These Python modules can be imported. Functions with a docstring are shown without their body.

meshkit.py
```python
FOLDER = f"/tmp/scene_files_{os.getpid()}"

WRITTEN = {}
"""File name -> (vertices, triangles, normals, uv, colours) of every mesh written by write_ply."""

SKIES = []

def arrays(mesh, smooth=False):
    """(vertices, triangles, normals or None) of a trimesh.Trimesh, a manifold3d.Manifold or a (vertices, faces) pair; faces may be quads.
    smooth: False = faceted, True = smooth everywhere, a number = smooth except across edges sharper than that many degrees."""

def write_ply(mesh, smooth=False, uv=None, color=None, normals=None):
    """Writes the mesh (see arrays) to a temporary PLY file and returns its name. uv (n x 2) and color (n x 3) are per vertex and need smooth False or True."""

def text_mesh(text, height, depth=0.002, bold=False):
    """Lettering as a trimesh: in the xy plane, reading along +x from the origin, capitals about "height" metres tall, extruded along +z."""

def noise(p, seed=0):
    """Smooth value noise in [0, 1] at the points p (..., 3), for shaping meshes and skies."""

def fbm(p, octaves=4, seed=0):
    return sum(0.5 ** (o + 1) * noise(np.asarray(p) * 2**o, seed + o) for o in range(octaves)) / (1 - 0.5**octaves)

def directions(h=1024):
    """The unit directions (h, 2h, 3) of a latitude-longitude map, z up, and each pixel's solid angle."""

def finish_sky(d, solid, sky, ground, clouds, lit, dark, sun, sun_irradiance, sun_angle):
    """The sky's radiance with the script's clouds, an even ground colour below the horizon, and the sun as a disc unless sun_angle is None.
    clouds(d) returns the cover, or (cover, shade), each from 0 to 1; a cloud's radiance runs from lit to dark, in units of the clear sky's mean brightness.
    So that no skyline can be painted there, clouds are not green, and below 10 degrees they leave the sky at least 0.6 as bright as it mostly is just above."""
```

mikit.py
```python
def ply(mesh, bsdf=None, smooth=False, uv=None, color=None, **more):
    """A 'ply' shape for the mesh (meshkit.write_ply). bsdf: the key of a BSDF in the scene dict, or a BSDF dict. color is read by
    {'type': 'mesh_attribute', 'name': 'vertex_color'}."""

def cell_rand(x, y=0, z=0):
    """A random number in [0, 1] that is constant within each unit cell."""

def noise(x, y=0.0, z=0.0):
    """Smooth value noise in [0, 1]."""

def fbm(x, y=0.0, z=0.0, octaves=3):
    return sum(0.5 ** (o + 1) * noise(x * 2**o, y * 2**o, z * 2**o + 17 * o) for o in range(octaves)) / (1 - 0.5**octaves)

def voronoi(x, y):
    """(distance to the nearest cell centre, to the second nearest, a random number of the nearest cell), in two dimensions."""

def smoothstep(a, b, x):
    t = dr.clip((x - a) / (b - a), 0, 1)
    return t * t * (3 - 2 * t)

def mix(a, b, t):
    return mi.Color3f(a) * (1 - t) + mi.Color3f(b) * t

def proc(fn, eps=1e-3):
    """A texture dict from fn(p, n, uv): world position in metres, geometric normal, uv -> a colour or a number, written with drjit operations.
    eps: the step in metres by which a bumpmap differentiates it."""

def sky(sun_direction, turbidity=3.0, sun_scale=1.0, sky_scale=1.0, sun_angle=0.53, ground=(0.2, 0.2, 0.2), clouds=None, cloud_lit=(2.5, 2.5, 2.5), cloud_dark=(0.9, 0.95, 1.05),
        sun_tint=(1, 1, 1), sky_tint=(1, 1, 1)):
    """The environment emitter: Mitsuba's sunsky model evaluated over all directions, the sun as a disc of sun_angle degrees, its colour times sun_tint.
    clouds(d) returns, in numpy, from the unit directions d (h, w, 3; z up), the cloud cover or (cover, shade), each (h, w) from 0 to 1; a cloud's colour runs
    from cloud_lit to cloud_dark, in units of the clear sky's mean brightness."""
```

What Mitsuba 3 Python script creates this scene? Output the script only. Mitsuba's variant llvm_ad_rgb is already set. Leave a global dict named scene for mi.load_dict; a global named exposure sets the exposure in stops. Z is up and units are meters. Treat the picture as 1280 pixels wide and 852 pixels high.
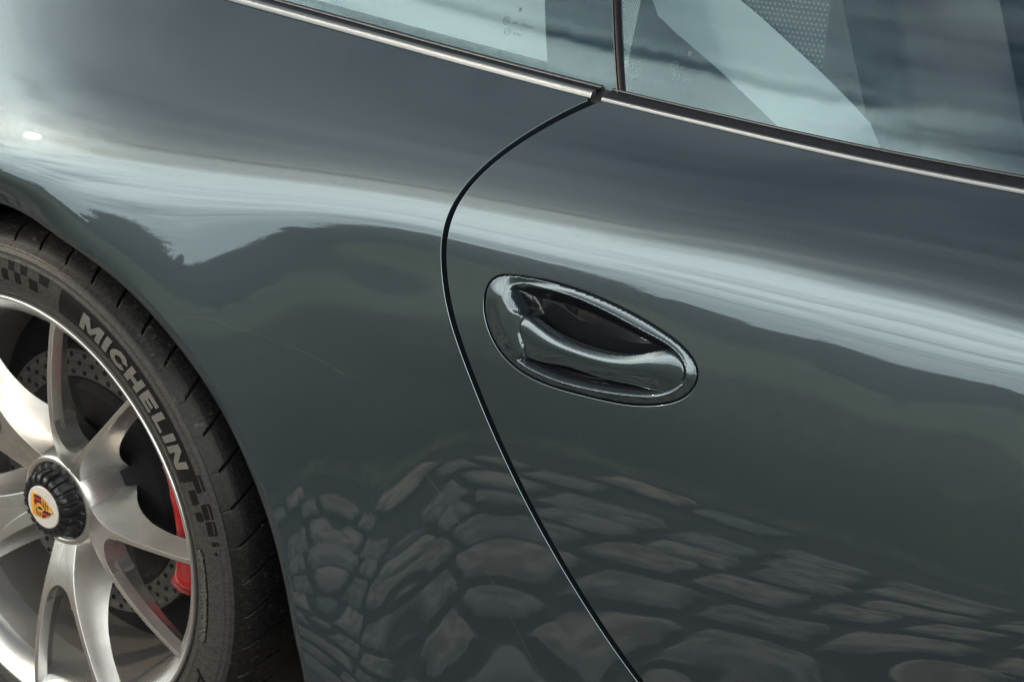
import math, random
import numpy as np
import trimesh, shapely, shapely.affinity, manifold3d as m3
from shapely.geometry import Polygon, LineString, Point
from scipy.spatial import Delaunay
import drjit as dr
import mitsuba as mi
import mikit, meshkit

# ------------------------------------------------------------------ camera, light, exposure
# x: car forwards, y: inboard (the photographer stands at -y), z: up.  Rear axle at x = 0, tyre contact at z = 0.
T = mi.ScalarTransform4f
CAM = np.array([1.28039, -0.94289, 1.14443]); AIM = np.array([-0.51839, 0.77456, -0.36238]); ROLL = math.radians(2.034)
_r = np.cross(AIM, [0, 0, 1.0]); _r /= np.linalg.norm(_r); _u = np.cross(_r, AIM)
UP = -_r * math.sin(ROLL) + _u * math.cos(ROLL)
exposure = 0.47
SUN = np.array([-0.657, -0.526, 0.541])

def cloud_cover(d):
    z = np.clip(d[..., 2], 0.0, 1)
    el = np.degrees(np.arcsin(np.clip(d[..., 2], -1, 1)))
    # streaky layer: noise in the plane of a cloud deck
    q = np.stack([d[..., 0] / (z + 0.12), d[..., 1] / (z + 0.12), 0 * z], -1)
    n = meshkit.fbm(q * [1.6, 2.6, 1] + [3.1, 1.7, 0.4], 5, 3)
    m = meshkit.fbm(q * [3.5, 9.0, 1] + [7.0, 2.0, 5.0], 4, 9)
    s = lambda a, b, x: np.clip((x - a) / (b - a), 0, 1) ** 2 * (3 - 2 * np.clip((x - a) / (b - a), 0, 1))
    low = 1 - s(31, 55, el)
    cover = s(0.36, 0.62, n * 0.75 + m * 0.25 + 0.16 * low - 0.12 * (1 - low))
    shade = np.clip(0.04 + 1.7 * (m - 0.45) + 0.25 * (1 - low), 0, 1)
    band = 0.42 + 0.58 * s(5, 19, el)                 # thinner veil of blue-white streaks close to the horizon
    return cover * (0.22 + 0.78 * low) * band, shade

scene = {
    'camera': {'type': 'thinlens', 'fov': 38.24, 'fov_axis': 'x', 'aperture_radius': 0.0024, 'focus_distance': 1.27,
               'near_clip': 0.05, 'far_clip': 5000.0, 'to_world': T().look_at(origin=CAM.tolist(), target=(CAM + AIM).tolist(), up=UP.tolist())},
    'daylight': mikit.sky(SUN, turbidity=3, sun_scale=1.0, clouds=cloud_cover, cloud_lit=(45., 44.6, 41.), cloud_dark=(6.0, 7.0, 7.6),
                          sun_tint=(1.0, 0.98, 0.97), sky_tint=(0.71, 1.0, 1.0), sun_angle=2.6),
}
labels = {}
rng = np.random.default_rng(7)

# ------------------------------------------------------------------ naming helpers
def numbered(key):
    if key not in scene and key not in labels: return key
    i = 1
    while f'{key}_{i:03d}' in scene or f'{key}_{i:03d}' in labels: i += 1
    return f'{key}_{i:03d}'

def put(key, shape, label=None, **more):
    key = numbered(key); scene[key] = shape
    if label or more: labels[key] = {**({'label': label} if label else {}), **more}
    return key

def ply(mesh, bsdf, smooth=30, **k): return mikit.ply(mesh, bsdf, smooth=smooth, **k)

def ply_n(v, f, n, bsdf):
    path = meshkit.write_ply((v, f), normals=n)
    return {'type': 'ply', 'filename': path, 'face_normals': False, 'bsdf': {'type': 'ref', 'id': bsdf}}

# ------------------------------------------------------------------ materials
def rgb(*c): return {'type': 'rgb', 'value': list(c)}
def two(b): return {'type': 'twosided', 'bsdf': b}
def princ(c, rough=.5, metal=0., **k): return two({'type': 'principled', 'base_color': rgb(*c) if isinstance(c, tuple) else c, 'roughness': rough, 'metallic': metal, **k})
PAINT = (.036, .056, .064)
scene['paint'] = two({'type': 'blendbsdf', 'weight': 0.30,
    'a': {'type': 'plastic', 'diffuse_reflectance': rgb(.0085, .0122, .0165), 'int_ior': 1.8},
    'b': {'type': 'principled', 'base_color': rgb(.115, .150, .172), 'metallic': .9, 'roughness': .38, 'specular': .5}})
scene['paint_gloss'] = two({'type': 'blendbsdf', 'weight': 0.22,
    'a': {'type': 'plastic', 'diffuse_reflectance': rgb(.0085, .0122, .0165), 'int_ior': 1.8},
    'b': {'type': 'principled', 'base_color': rgb(.115, .150, .172), 'metallic': .9, 'roughness': .38, 'specular': .5}})
scene['seal_dark'] = princ((.005, .006, .009), .38, 0., specular=.14)
scene['gloss_black'] = two({'type': 'plastic', 'diffuse_reflectance': rgb(.008, .009, .012), 'int_ior': 1.5})
scene['rubber'] = princ((.012, .012, .013), .55)
scene['dark_plastic'] = princ((.006, .006, .007), .8, 0., specular=.12)
scene['trim_metal'] = princ((.185, .20, .215), .45, 1.0)
scene['trim_grey'] = princ((.045, .050, .056), .42, .8)
def wheel_tone(p, n, uv):
    return mikit.mix((.52, .52, .515), (.45, .45, .445), mikit.fbm(p.x * 90, p.y * 90, p.z * 90))
scene['wheel_silver'] = princ(mikit.proc(wheel_tone), .27, .88)
def steel_tone(p, n, uv):
    r = dr.sqrt(p.x * p.x + dr.square(p.z - .333))
    return mikit.mix((.042, .041, .040), (.08, .078, .075), mikit.noise(r * 900, 0, 0))
scene['disc_steel'] = princ(mikit.proc(steel_tone), .42, .7)
scene['barrel_shade'] = princ((.15, .145, .14), .45, .6)  # deep barrel is silver too; its shade is put into this grey
scene['caliper_red'] = princ((.17, .0025, .0035), .3, 0., clearcoat=.6)
def tyre_tone(p, n, uv):
    d = mikit.fbm(p.x * 380, p.y * 380, p.z * 380, 4)
    c = mikit.mix((.0045, .0047, .0055), (.011, .011, .0113), mikit.smoothstep(.35, .75, d))
    return mikit.mix(c, (.05, .046, .040), mikit.smoothstep(.70, .82, mikit.fbm(p.x * 130 + 9, p.y * 130, p.z * 130, 3)) * .5)
scene['tyre_rubber'] = princ(mikit.proc(tyre_tone), .42, 0., specular=.22)
def side_tone(p, n, uv):
    d = mikit.fbm(p.x * 420, p.y * 420, p.z * 420, 4)
    return mikit.mix((.021, .021, .0215), (.034, .0337, .033), mikit.smoothstep(.3, .75, d))
scene['tyre_side'] = princ(mikit.proc(side_tone), .5, 0., specular=.2)
scene['tyre_print'] = princ((.005, .005, .006), .45, 0., specular=.15)
scene['tyre_plate'] = princ((.045, .044, .042), .6, 0., specular=.2)
scene['tyre_letter'] = princ((.088, .086, .082), .55, 0., specular=.2)
scene['nut_black'] = princ((.022, .023, .026), .3, .6)
scene['crest_white'] = princ((.36, .35, .335), .4)
scene['crest_gold'] = princ((.62, .33, .06), .35, .4)
scene['crest_red'] = princ((.30, .015, .02), .35)
scene['crest_black'] = princ((.012, .012, .013), .35)
scene['glass'] = {'type': 'thindielectric', 'int_ior': 1.98, 'specular_reflectance': rgb(.70, .93, 1.), 'specular_transmittance': rgb(.80, .90, .93)}
scene['frit_black'] = two({'type': 'diffuse', 'reflectance': rgb(.010, .011, .012)})
scene['print_dark'] = princ((.03, .035, .04), .6)
scene['cabin_pale'] = princ((.27, .305, .315), .8)
scene['pillar_cloth'] = princ((.17, .19, .195), .8)
scene['cabin_dark'] = princ((.05, .056, .06), .8)
scene['belt_cloth'] = princ((.25, .29, .30), .8)
scene['dot_pale'] = princ((.15, .165, .17), .7)
def seal_tone(p, n, uv): return mikit.mix((.004, .005, .008), (.012, .013, .018), mikit.fbm(p.x * 300, p.y * 300, p.z * 300))
scene['seal_rubber'] = princ(mikit.proc(seal_tone), .55, 0., specular=.12)
scene['bowl_shade'] = two({'type': 'plastic', 'diffuse_reflectance': rgb(.007, .008, .011), 'int_ior': 1.5})  # body paint of the recess, darkened to carry its shade
scene['film'] = princ((.040, .048, .052), .3)
scene['film_dark'] = princ((.012, .014, .016), .4)

# ------------------------------------------------------------------ the setting
def ground_z(x, y):
    d = np.hypot(x, y)
    s = lambda a, b, v: np.clip((v - a) / (b - a), 0, 1) ** 2 * (3 - 2 * np.clip((v - a) / (b - a), 0, 1))
    rise = 2.6 * s(12, 120, d) + 5.5 * s(112, 260, d)
    edge = np.maximum(s(-1.75, -2.1, y * 1.0) if False else s(1.80, 2.15, -y), s(3.0, 3.4, y))
    lump = (meshkit.fbm(np.stack([x * .35, y * .35, 0 * x], -1), 3, 5) - .5) * .25 * s(2, 8, d)
    return -.10 + .11 * edge + (rise + lump) * edge
rad = np.concatenate([np.linspace(0, 6, 61), 6 * (700 / 6) ** (np.arange(1, 91) / 90)])
ang = np.linspace(0, 2 * np.pi, 241)
R_, A_ = np.meshgrid(rad, ang, indexing='ij')
gx, gy = R_ * np.cos(A_), R_ * np.sin(A_)
gv = np.stack([gx, gy, ground_z(gx, gy)], -1).reshape(-1, 3)
i, j = np.meshgrid(np.arange(len(rad) - 1), np.arange(240), indexing='ij')
q = np.stack([i * 241 + j, (i + 1) * 241 + j, (i + 1) * 241 + j + 1, i * 241 + j + 1], -1).reshape(-1, 4)
def meadow_tone(p, n, uv):
    a = mikit.fbm(p.x * .5, p.y * .5, 0, 4); b = mikit.fbm(p.x * 9, p.y * 9, 3, 3); c = mikit.fbm(p.x * .05, p.y * .05, 8, 2)
    g = mikit.mix((.066, .084, .042), (.140, .158, .084), a * .55 + b * .45)
    return mikit.mix(g, (.18, .175, .105), mikit.smoothstep(.5, .8, c) * .6)
scene['meadow_green'] = {'type': 'diffuse', 'reflectance': mikit.proc(meadow_tone)}
put('meadow', ply((gv, q), 'meadow_green', True), 'green meadow rising gently to the trees', kind='structure')

def bed_tone(p, n, uv):
    return mikit.mix((.022, .020, .018), (.055, .049, .042), mikit.fbm(p.x * 25, p.y * 25, 0, 4))
scene['road_bed'] = {'type': 'diffuse', 'reflectance': mikit.proc(bed_tone)}
bx_, by_ = np.meshgrid(np.linspace(-30, 30, 241), np.linspace(-2.05, 3.3, 45), indexing='ij')
bz_ = (meshkit.fbm(np.stack([bx_ * 6, by_ * 6, 0 * bx_], -1), 3, 2) - .5) * .012 - .028
bv = np.stack([bx_, by_, bz_], -1).reshape(-1, 3)
i, j = np.meshgrid(np.arange(240), np.arange(44), indexing='ij')
bq = np.stack([i * 45 + j, (i + 1) * 45 + j, (i + 1) * 45 + j + 1, i * 45 + j + 1], -1).reshape(-1, 4)
put('cobbled_road', ply((bv, bq), 'road_bed', True), 'dark earth joints of the cobbled road', kind='structure')

STONE = [(.265, .222, .182), (.215, .193, .17), (.31, .245, .19), (.17, .162, .152)]
for k, c in enumerate(STONE):
    scene[f'stone_{k}'] = {'type': 'diffuse', 'reflectance': mikit.proc(lambda p, n, uv, c=c: mikit.mix([v * .50 for v in c], [v * 1.15 for v in c], mikit.smoothstep(.25, .7, mikit.fbm(p.x * 38, p.y * 38, p.z * 38, 4))))}
def stone_mesh(seed):
    """A worn sett of about 1 x 1, top near z = 0: rounded rectangle with a domed, uneven top."""
    rg = np.random.default_rng(seed); N = 11
    t = np.linspace(-1, 1, N); u, v = np.meshgrid(t, t, indexing='ij')
    e = 8 + rg.random() * 10
    # squircle mapping
    rr = np.maximum(np.abs(u), np.abs(v)); a = np.arctan2(v, u)
    k = rr / (np.abs(np.cos(a)) ** e + np.abs(np.sin(a)) ** e + 1e-9) ** (1 / e)
    x, y = k * np.cos(a), k * np.sin(a)
    ph = rg.random(4) * 6.28
    wob = 1 + .02 * np.sin(2 * a + ph[0]) + .035 * np.sin(3 * a + ph[1]) + .02 * np.sin(5 * a + ph[2]) + .025 * np.sin(9 * a + ph[3])
    x, y = x * wob, y * wob
    z = -.05 * rr ** 4 - .26 * np.clip((rr - .80) / .20, 0, 1) ** 2 + .10 * (meshkit.fbm(np.stack([x * 2.5 + seed, y * 2.5, 0 * x], -1), 3, seed) - .5)
    V = np.stack([x * .5, y * .5, z * .5], -1).reshape(-1, 3)
    i, j = np.meshgrid(np.arange(N - 1), np.arange(N - 1), indexing='ij')
    Q = np.stack([i * N + j, (i + 1) * N + j, (i + 1) * N + j + 1, i * N + j + 1], -1).reshape(-1, 4)
    F = np.vstack([Q[:, [0, 1, 2]], Q[:, [0, 2, 3]]])
    ring = [r for r in range(N)] + [r * N + N - 1 for r in range(1, N)] + [(N - 1) * N + r for r in range(N - 2, -1, -1)] + [r * N for r in range(N - 2, 0, -1)]
    base = len(V); skirt = V[ring] * [1.03, 1.03, 0] + [0, 0, -.55]
    V = np.vstack([V, skirt]); m = len(ring)
    S = np.array([[ring[k], base + k, base + (k + 1) % m] for k in range(m)] + [[ring[k], base + (k + 1) % m, ring[(k + 1) % m]] for k in range(m)])
    return V, np.vstack([F, S])
VAR = [stone_mesh(100 + s) for s in range(20)]
shapes = {}
stones = []
y = -1.98; row = 0
while y < 2.9:
    w = .145 + .04 * rng.random()
    x = -5.2 + rng.random() * .2
    while x < 4.2:
        l = .135 + .095 * rng.random()
        if rng.random() < .12: l *= .7
        skew = .10 * math.sin(x * .9 + 1) + .03 * math.sin(x * 3 + row)
        if not (y < -1.75 and rng.random() < .35):
            stones.append((x + l / 2, y + w / 2 + skew, l - .018 - .012 * rng.random(), w - .020 - .012 * rng.random(), rng.normal(0, 4.5), rng.integers(20), rng.choice(4, p=[.36, .3, .16, .18]), rng.normal(0, .004)))
        x += l
    y += w; row += 1
near = sorted(range(len(stones)), key=lambda k: math.hypot((stones[k][0] - .1) / 1.25, stones[k][1] + 1.05))
chosen = [k for k in near if stones[k][1] < -.1][:290]
cs = set(chosen); rest_v, rest_f, at = [], [], 0
for k, (sx, sy, l, w, rz, var, tone, dz) in enumerate(stones):
    if k in cs:
        key = (var, tone)
        if key not in shapes: shapes[key] = ply(VAR[var], f'stone_{tone}', True)
        put('cobbled_road__cobblestone', {**shapes[key], 'to_world': T().translate([sx, sy, dz]).rotate([0, 0, 1], float(rz)).scale([l, w, .11])})
    else:
        c, s = math.cos(math.radians(rz)), math.sin(math.radians(rz))
        V = VAR[var][0] * [l, w, .11]
        rest_v.append(np.stack([V[:, 0] * c - V[:, 1] * s + sx, V[:, 0] * s + V[:, 1] * c + sy, V[:, 2] + dz], -1)); rest_f.append(VAR[var][1] + at); at += len(V)
put('cobbled_road__cobblestone_spread', ply((np.vstack(rest_v), np.vstack(rest_f)), 'stone_1', True), kind='stuff')

# grass: blades along the verge, thinner out into the meadow
scene['grass_blade'] = two({'type': 'diffuse', 'reflectance': mikit.proc(lambda p, n, uv: mikit.mix((.030, .050, .012), (.095, .105, .035), mikit.noise(p.x * 14, p.y * 14, p.z * 8)))})
def blades(n, xr, yr, h, power=1.0):
    x = rng.uniform(*xr, n); y = yr[0] + (yr[1] - yr[0]) * rng.random(n) ** power
    z = ground_z(x, y); a = rng.random(n) * 6.28; hh = h * (.5 + rng.random(n)); lean = rng.normal(0, .35, (n, 2)) * hh[:, None]
    w = .004 + .004 * rng.random(n)
    b = np.stack([x, y, z], -1)
    d = np.stack([np.cos(a) * w, np.sin(a) * w, 0 * a], -1)
    mid = b + np.stack([lean[:, 0] * .35, lean[:, 1] * .35, hh * .6], -1); tip = b + np.stack([lean[:, 0], lean[:, 1], hh], -1)
    V = np.stack([b - d, b + d, mid - d * .7, mid + d * .7, tip], 1).reshape(-1, 3); o = np.arange(n)[:, None] * 5
    return V, np.vstack([o + [0, 1, 3], o + [0, 3, 2], o + [2, 3, 4]])
parts = [blades(26000, (-4, 2.5), (-2.1, -3.6), .10), blades(30000, (-9, 4), (-3.4, -14), .14, 1.4), blades(2500, (-3, 2.5), (-1.6, -2.1), .045, .6)]
vs, fs, at = [], [], 0
for v, f in parts: vs.append(v); fs.append(f + at); at += len(v)
put('grass', ply((np.vstack(vs), np.vstack(fs)), 'grass_blade', False), 'green grass blades on the verge beside the cobbled road', kind='stuff', category='grass')

# trees beyond the meadow
for k, (a, b) in enumerate((((.010, .014, .009), (.026, .032, .018)), ((.009, .013, .009), (.022, .028, .017)), ((.013, .017, .010), (.034, .038, .021)))):
    scene[f'leaf_{k}'] = two({'type': 'diffuse', 'reflectance': mikit.proc(lambda p, n, uv, a=a, b=b: mikit.mix(a, b, mikit.noise(p.x * 1.3, p.y * 1.3, p.z * 1.3)))})
scene['bark'] = {'type': 'diffuse', 'reflectance': mikit.proc(lambda p, n, uv: mikit.mix((.04, .033, .025), (.10, .085, .065), mikit.fbm(p.x * 8, p.y * 8, p.z * 2)))}
def limb(p0, p1, r0, r1, n=7):
    p0, p1 = np.array(p0, float), np.array(p1, float); d = (p1 - p0) / np.linalg.norm(p1 - p0)
    s = np.cross(d, [0, 0, 1.0] if abs(d[2]) < .9 else [1.0, 0, 0]); s /= np.linalg.norm(s); t = np.cross(d, s)
    a = np.arange(n) * 2 * np.pi / n; c = np.cos(a)[:, None] * s + np.sin(a)[:, None] * t
    V = np.vstack([p0 + c * r0, p1 + c * r1]); k = np.arange(n)
    return V, np.vstack([np.stack([k, (k + 1) % n, (k + 1) % n + n], 1), np.stack([k, (k + 1) % n + n, k + n], 1)])
def merge(ms):
    V, F, at = [], [], 0
    for v, f in ms: V.append(v); F.append(np.asarray(f) + at); at += len(v)
    return np.vstack(V), np.vstack(F)
def tree_meshes(seed, spread, loose):
    """Unit tree, 1 high: a tapered trunk with limbs, and a crown of leaf sprays set in clumps at the limb ends."""
    rg = np.random.default_rng(seed)
    wood = [limb((0, 0, -.05), (.01, .0, .28), .030, .024), limb((.01, 0, .28), (-.01, .015, .62), .024, .011)]
    clumps = [(np.array([0, 0, .86]), .15), (np.array([.02, 0, .62]), .2)]
    for k in range(11):
        a = k * 2.4 + rg.random(); z0 = .16 + .045 * k; L = spread * (.75 + .5 * rg.random()) * (1 - .5 * max(0, (z0 - .35)))
        tip = np.array([math.cos(a) * L, math.sin(a) * L, z0 + .10 + .22 * rg.random()])
        wood.append(limb((0, 0, z0), tip * [.75, .75, 1] , .012, .004, 5)); clumps.append((tip, .10 + .08 * rg.random())); clumps.append((tip * [.55, .55, 1] + [0, 0, .06], .13))
    V = []
    for c, r in clumps:
        n = int(900 * (r / .15) ** 2 * (.4 if loose else .8))
        g = rg.normal(0, 1, (n, 3)); g /= np.linalg.norm(g, axis=1, keepdims=True)
        pos = c + g * (r * (.55 + .5 * rg.random((n, 1))) * (1 + .35 * rg.normal(0, 1, (n, 1)) * loose)) * [1.15, 1.15, .8]
        e1 = rg.normal(0, 1, (n, 3)); e1 /= np.linalg.norm(e1, axis=1, keepdims=True); e2 = np.cross(e1, rg.normal(0, 1, (n, 3))); e2 /= np.linalg.norm(e2, axis=1, keepdims=True)
        s = .020 * (.6 + .8 * rg.random((n, 1)))
        V.append(np.stack([pos - e1 * s, pos + e1 * s, pos + e2 * s * 1.5], 1).reshape(-1, 3))
    V = np.vstack(V)
    return merge(wood), (V, np.arange(len(V)).reshape(-1, 3))
KINDS = [('round broadleaf', .30, 0), ('dense dark', .34, 0), ('loose open-crowned', .30, 1)]
TREES = [[tree_meshes(31 + 7 * k + v, sp, lo) for v in range(2)] for k, (_, sp, lo) in enumerate(KINDS)]
tree_ply = [[(ply(w, 'bark', True), ply(c, f'leaf_{k}', False)) for w, c in tv] for k, tv in enumerate(TREES)]
def tree(az, dist, h, k, v, label, wide=1.0, group='trees along the far edge of the meadow', kind='tree'):
    x, y = -math.sin(math.radians(az)) * dist, -math.cos(math.radians(az)) * dist
    key = numbered(kind); labels[key] = {'label': label, 'category': kind, 'group': group}
    M = T().translate([x, y, float(ground_z(np.array(x), np.array(y))) - .1]).rotate([0, 0, 1], float(az * 37 % 360)).scale([h * wide, h * wide, h])
    w, c = tree_ply[k][v]
    scene[key + '__trunk'] = {**w, 'to_world': M}; scene[key + '__crown'] = {**c, 'to_world': M}
az = -34.0; count = 0
while az < 70:
    dist = 112 + 16 * rng.random()
    h = 4.0 + 5.6 * rng.random() ** 1.4
    k = int(rng.choice(3, p=[.4, .3, .3]))
    side = 'seen mirrored in the door' if az < 33 else 'seen mirrored in the rear fender'
    tree(az, dist, h, k, int(rng.integers(2)), f'{KINDS[k][0]} tree in the wood edge beyond the meadow, {side}', wide=.72 + .35 * rng.random())
    az += 2.3 + 1.9 * rng.random(); count += 1
# hedge along the foot of the trees: one mass of leaves
hn = 110000; ha = np.radians(rng.uniform(-36, 70, hn)); back = rng.random(hn) < .6; hd = np.where(back, rng.uniform(131, 137, hn), rng.uniform(104, 110, hn))
htop = np.where(back, 3.4, 1.7) + 1.6 * meshkit.fbm(np.stack([ha * 60, 3. * back, 0 * ha], -1), 3, 8)
hz = rng.random(hn) ** .8 * htop; hx, hy = -np.sin(ha) * hd, -np.cos(ha) * hd
hp = np.stack([hx, hy, ground_z(hx, hy) + hz], -1); e1 = rng.normal(0, 1, (hn, 3)); e1 /= np.linalg.norm(e1, axis=1, keepdims=True); e2 = np.cross(e1, rng.normal(0, 1, (hn, 3))); e2 /= np.linalg.norm(e2, axis=1, keepdims=True)
hs = .40 * (.6 + .8 * rng.random((hn, 1)))
put('hedge', ply((np.stack([hp - e1 * hs, hp + e1 * hs, hp + e2 * hs * 1.5], 1).reshape(-1, 3), np.arange(3 * hn).reshape(-1, 3)), 'leaf_1', False), 'dark hedge along the foot of the trees beyond the meadow', kind='stuff', category='hedge')
tree(25.8, 86, 11.8, 2, 0, 'tall open-crowned tree standing above the wood edge, mirrored over the wheel arch', 1.0)
tree(23.2, 92, 6.6, 0, 1, 'round broadleaf tree in front of the wood edge, mirrored low on the fender', 1.1)
tree(17.6, 90, 7.6, 2, 1, 'loose leafy tree in front of the wood edge, mirrored beside the dip in the sky', 1.15)
tree(15.2, 94, 6.8, 1, 0, 'dense dark tree in front of the wood edge, mirrored near the middle of the fender', 1.2)
for k, az in enumerate(np.arange(16.4, 29.5, .95)):
    tree(az + .5 * (rng.random() - .5), 84 + 10 * rng.random(), 4.6 + 3.0 * rng.random(), (2, 0, 2, 1)[k % 4], k % 2, 'slender young tree in the loose row before the wood edge, mirrored along the fender', .42 + .2 * rng.random(), 'slender trees before the wood edge')
tree(15.6, 40, 2.0, 1, 0, 'low dark bush out in the meadow, mirrored in the fender', 1.7, 'bushes in the meadow', 'bush')

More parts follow.
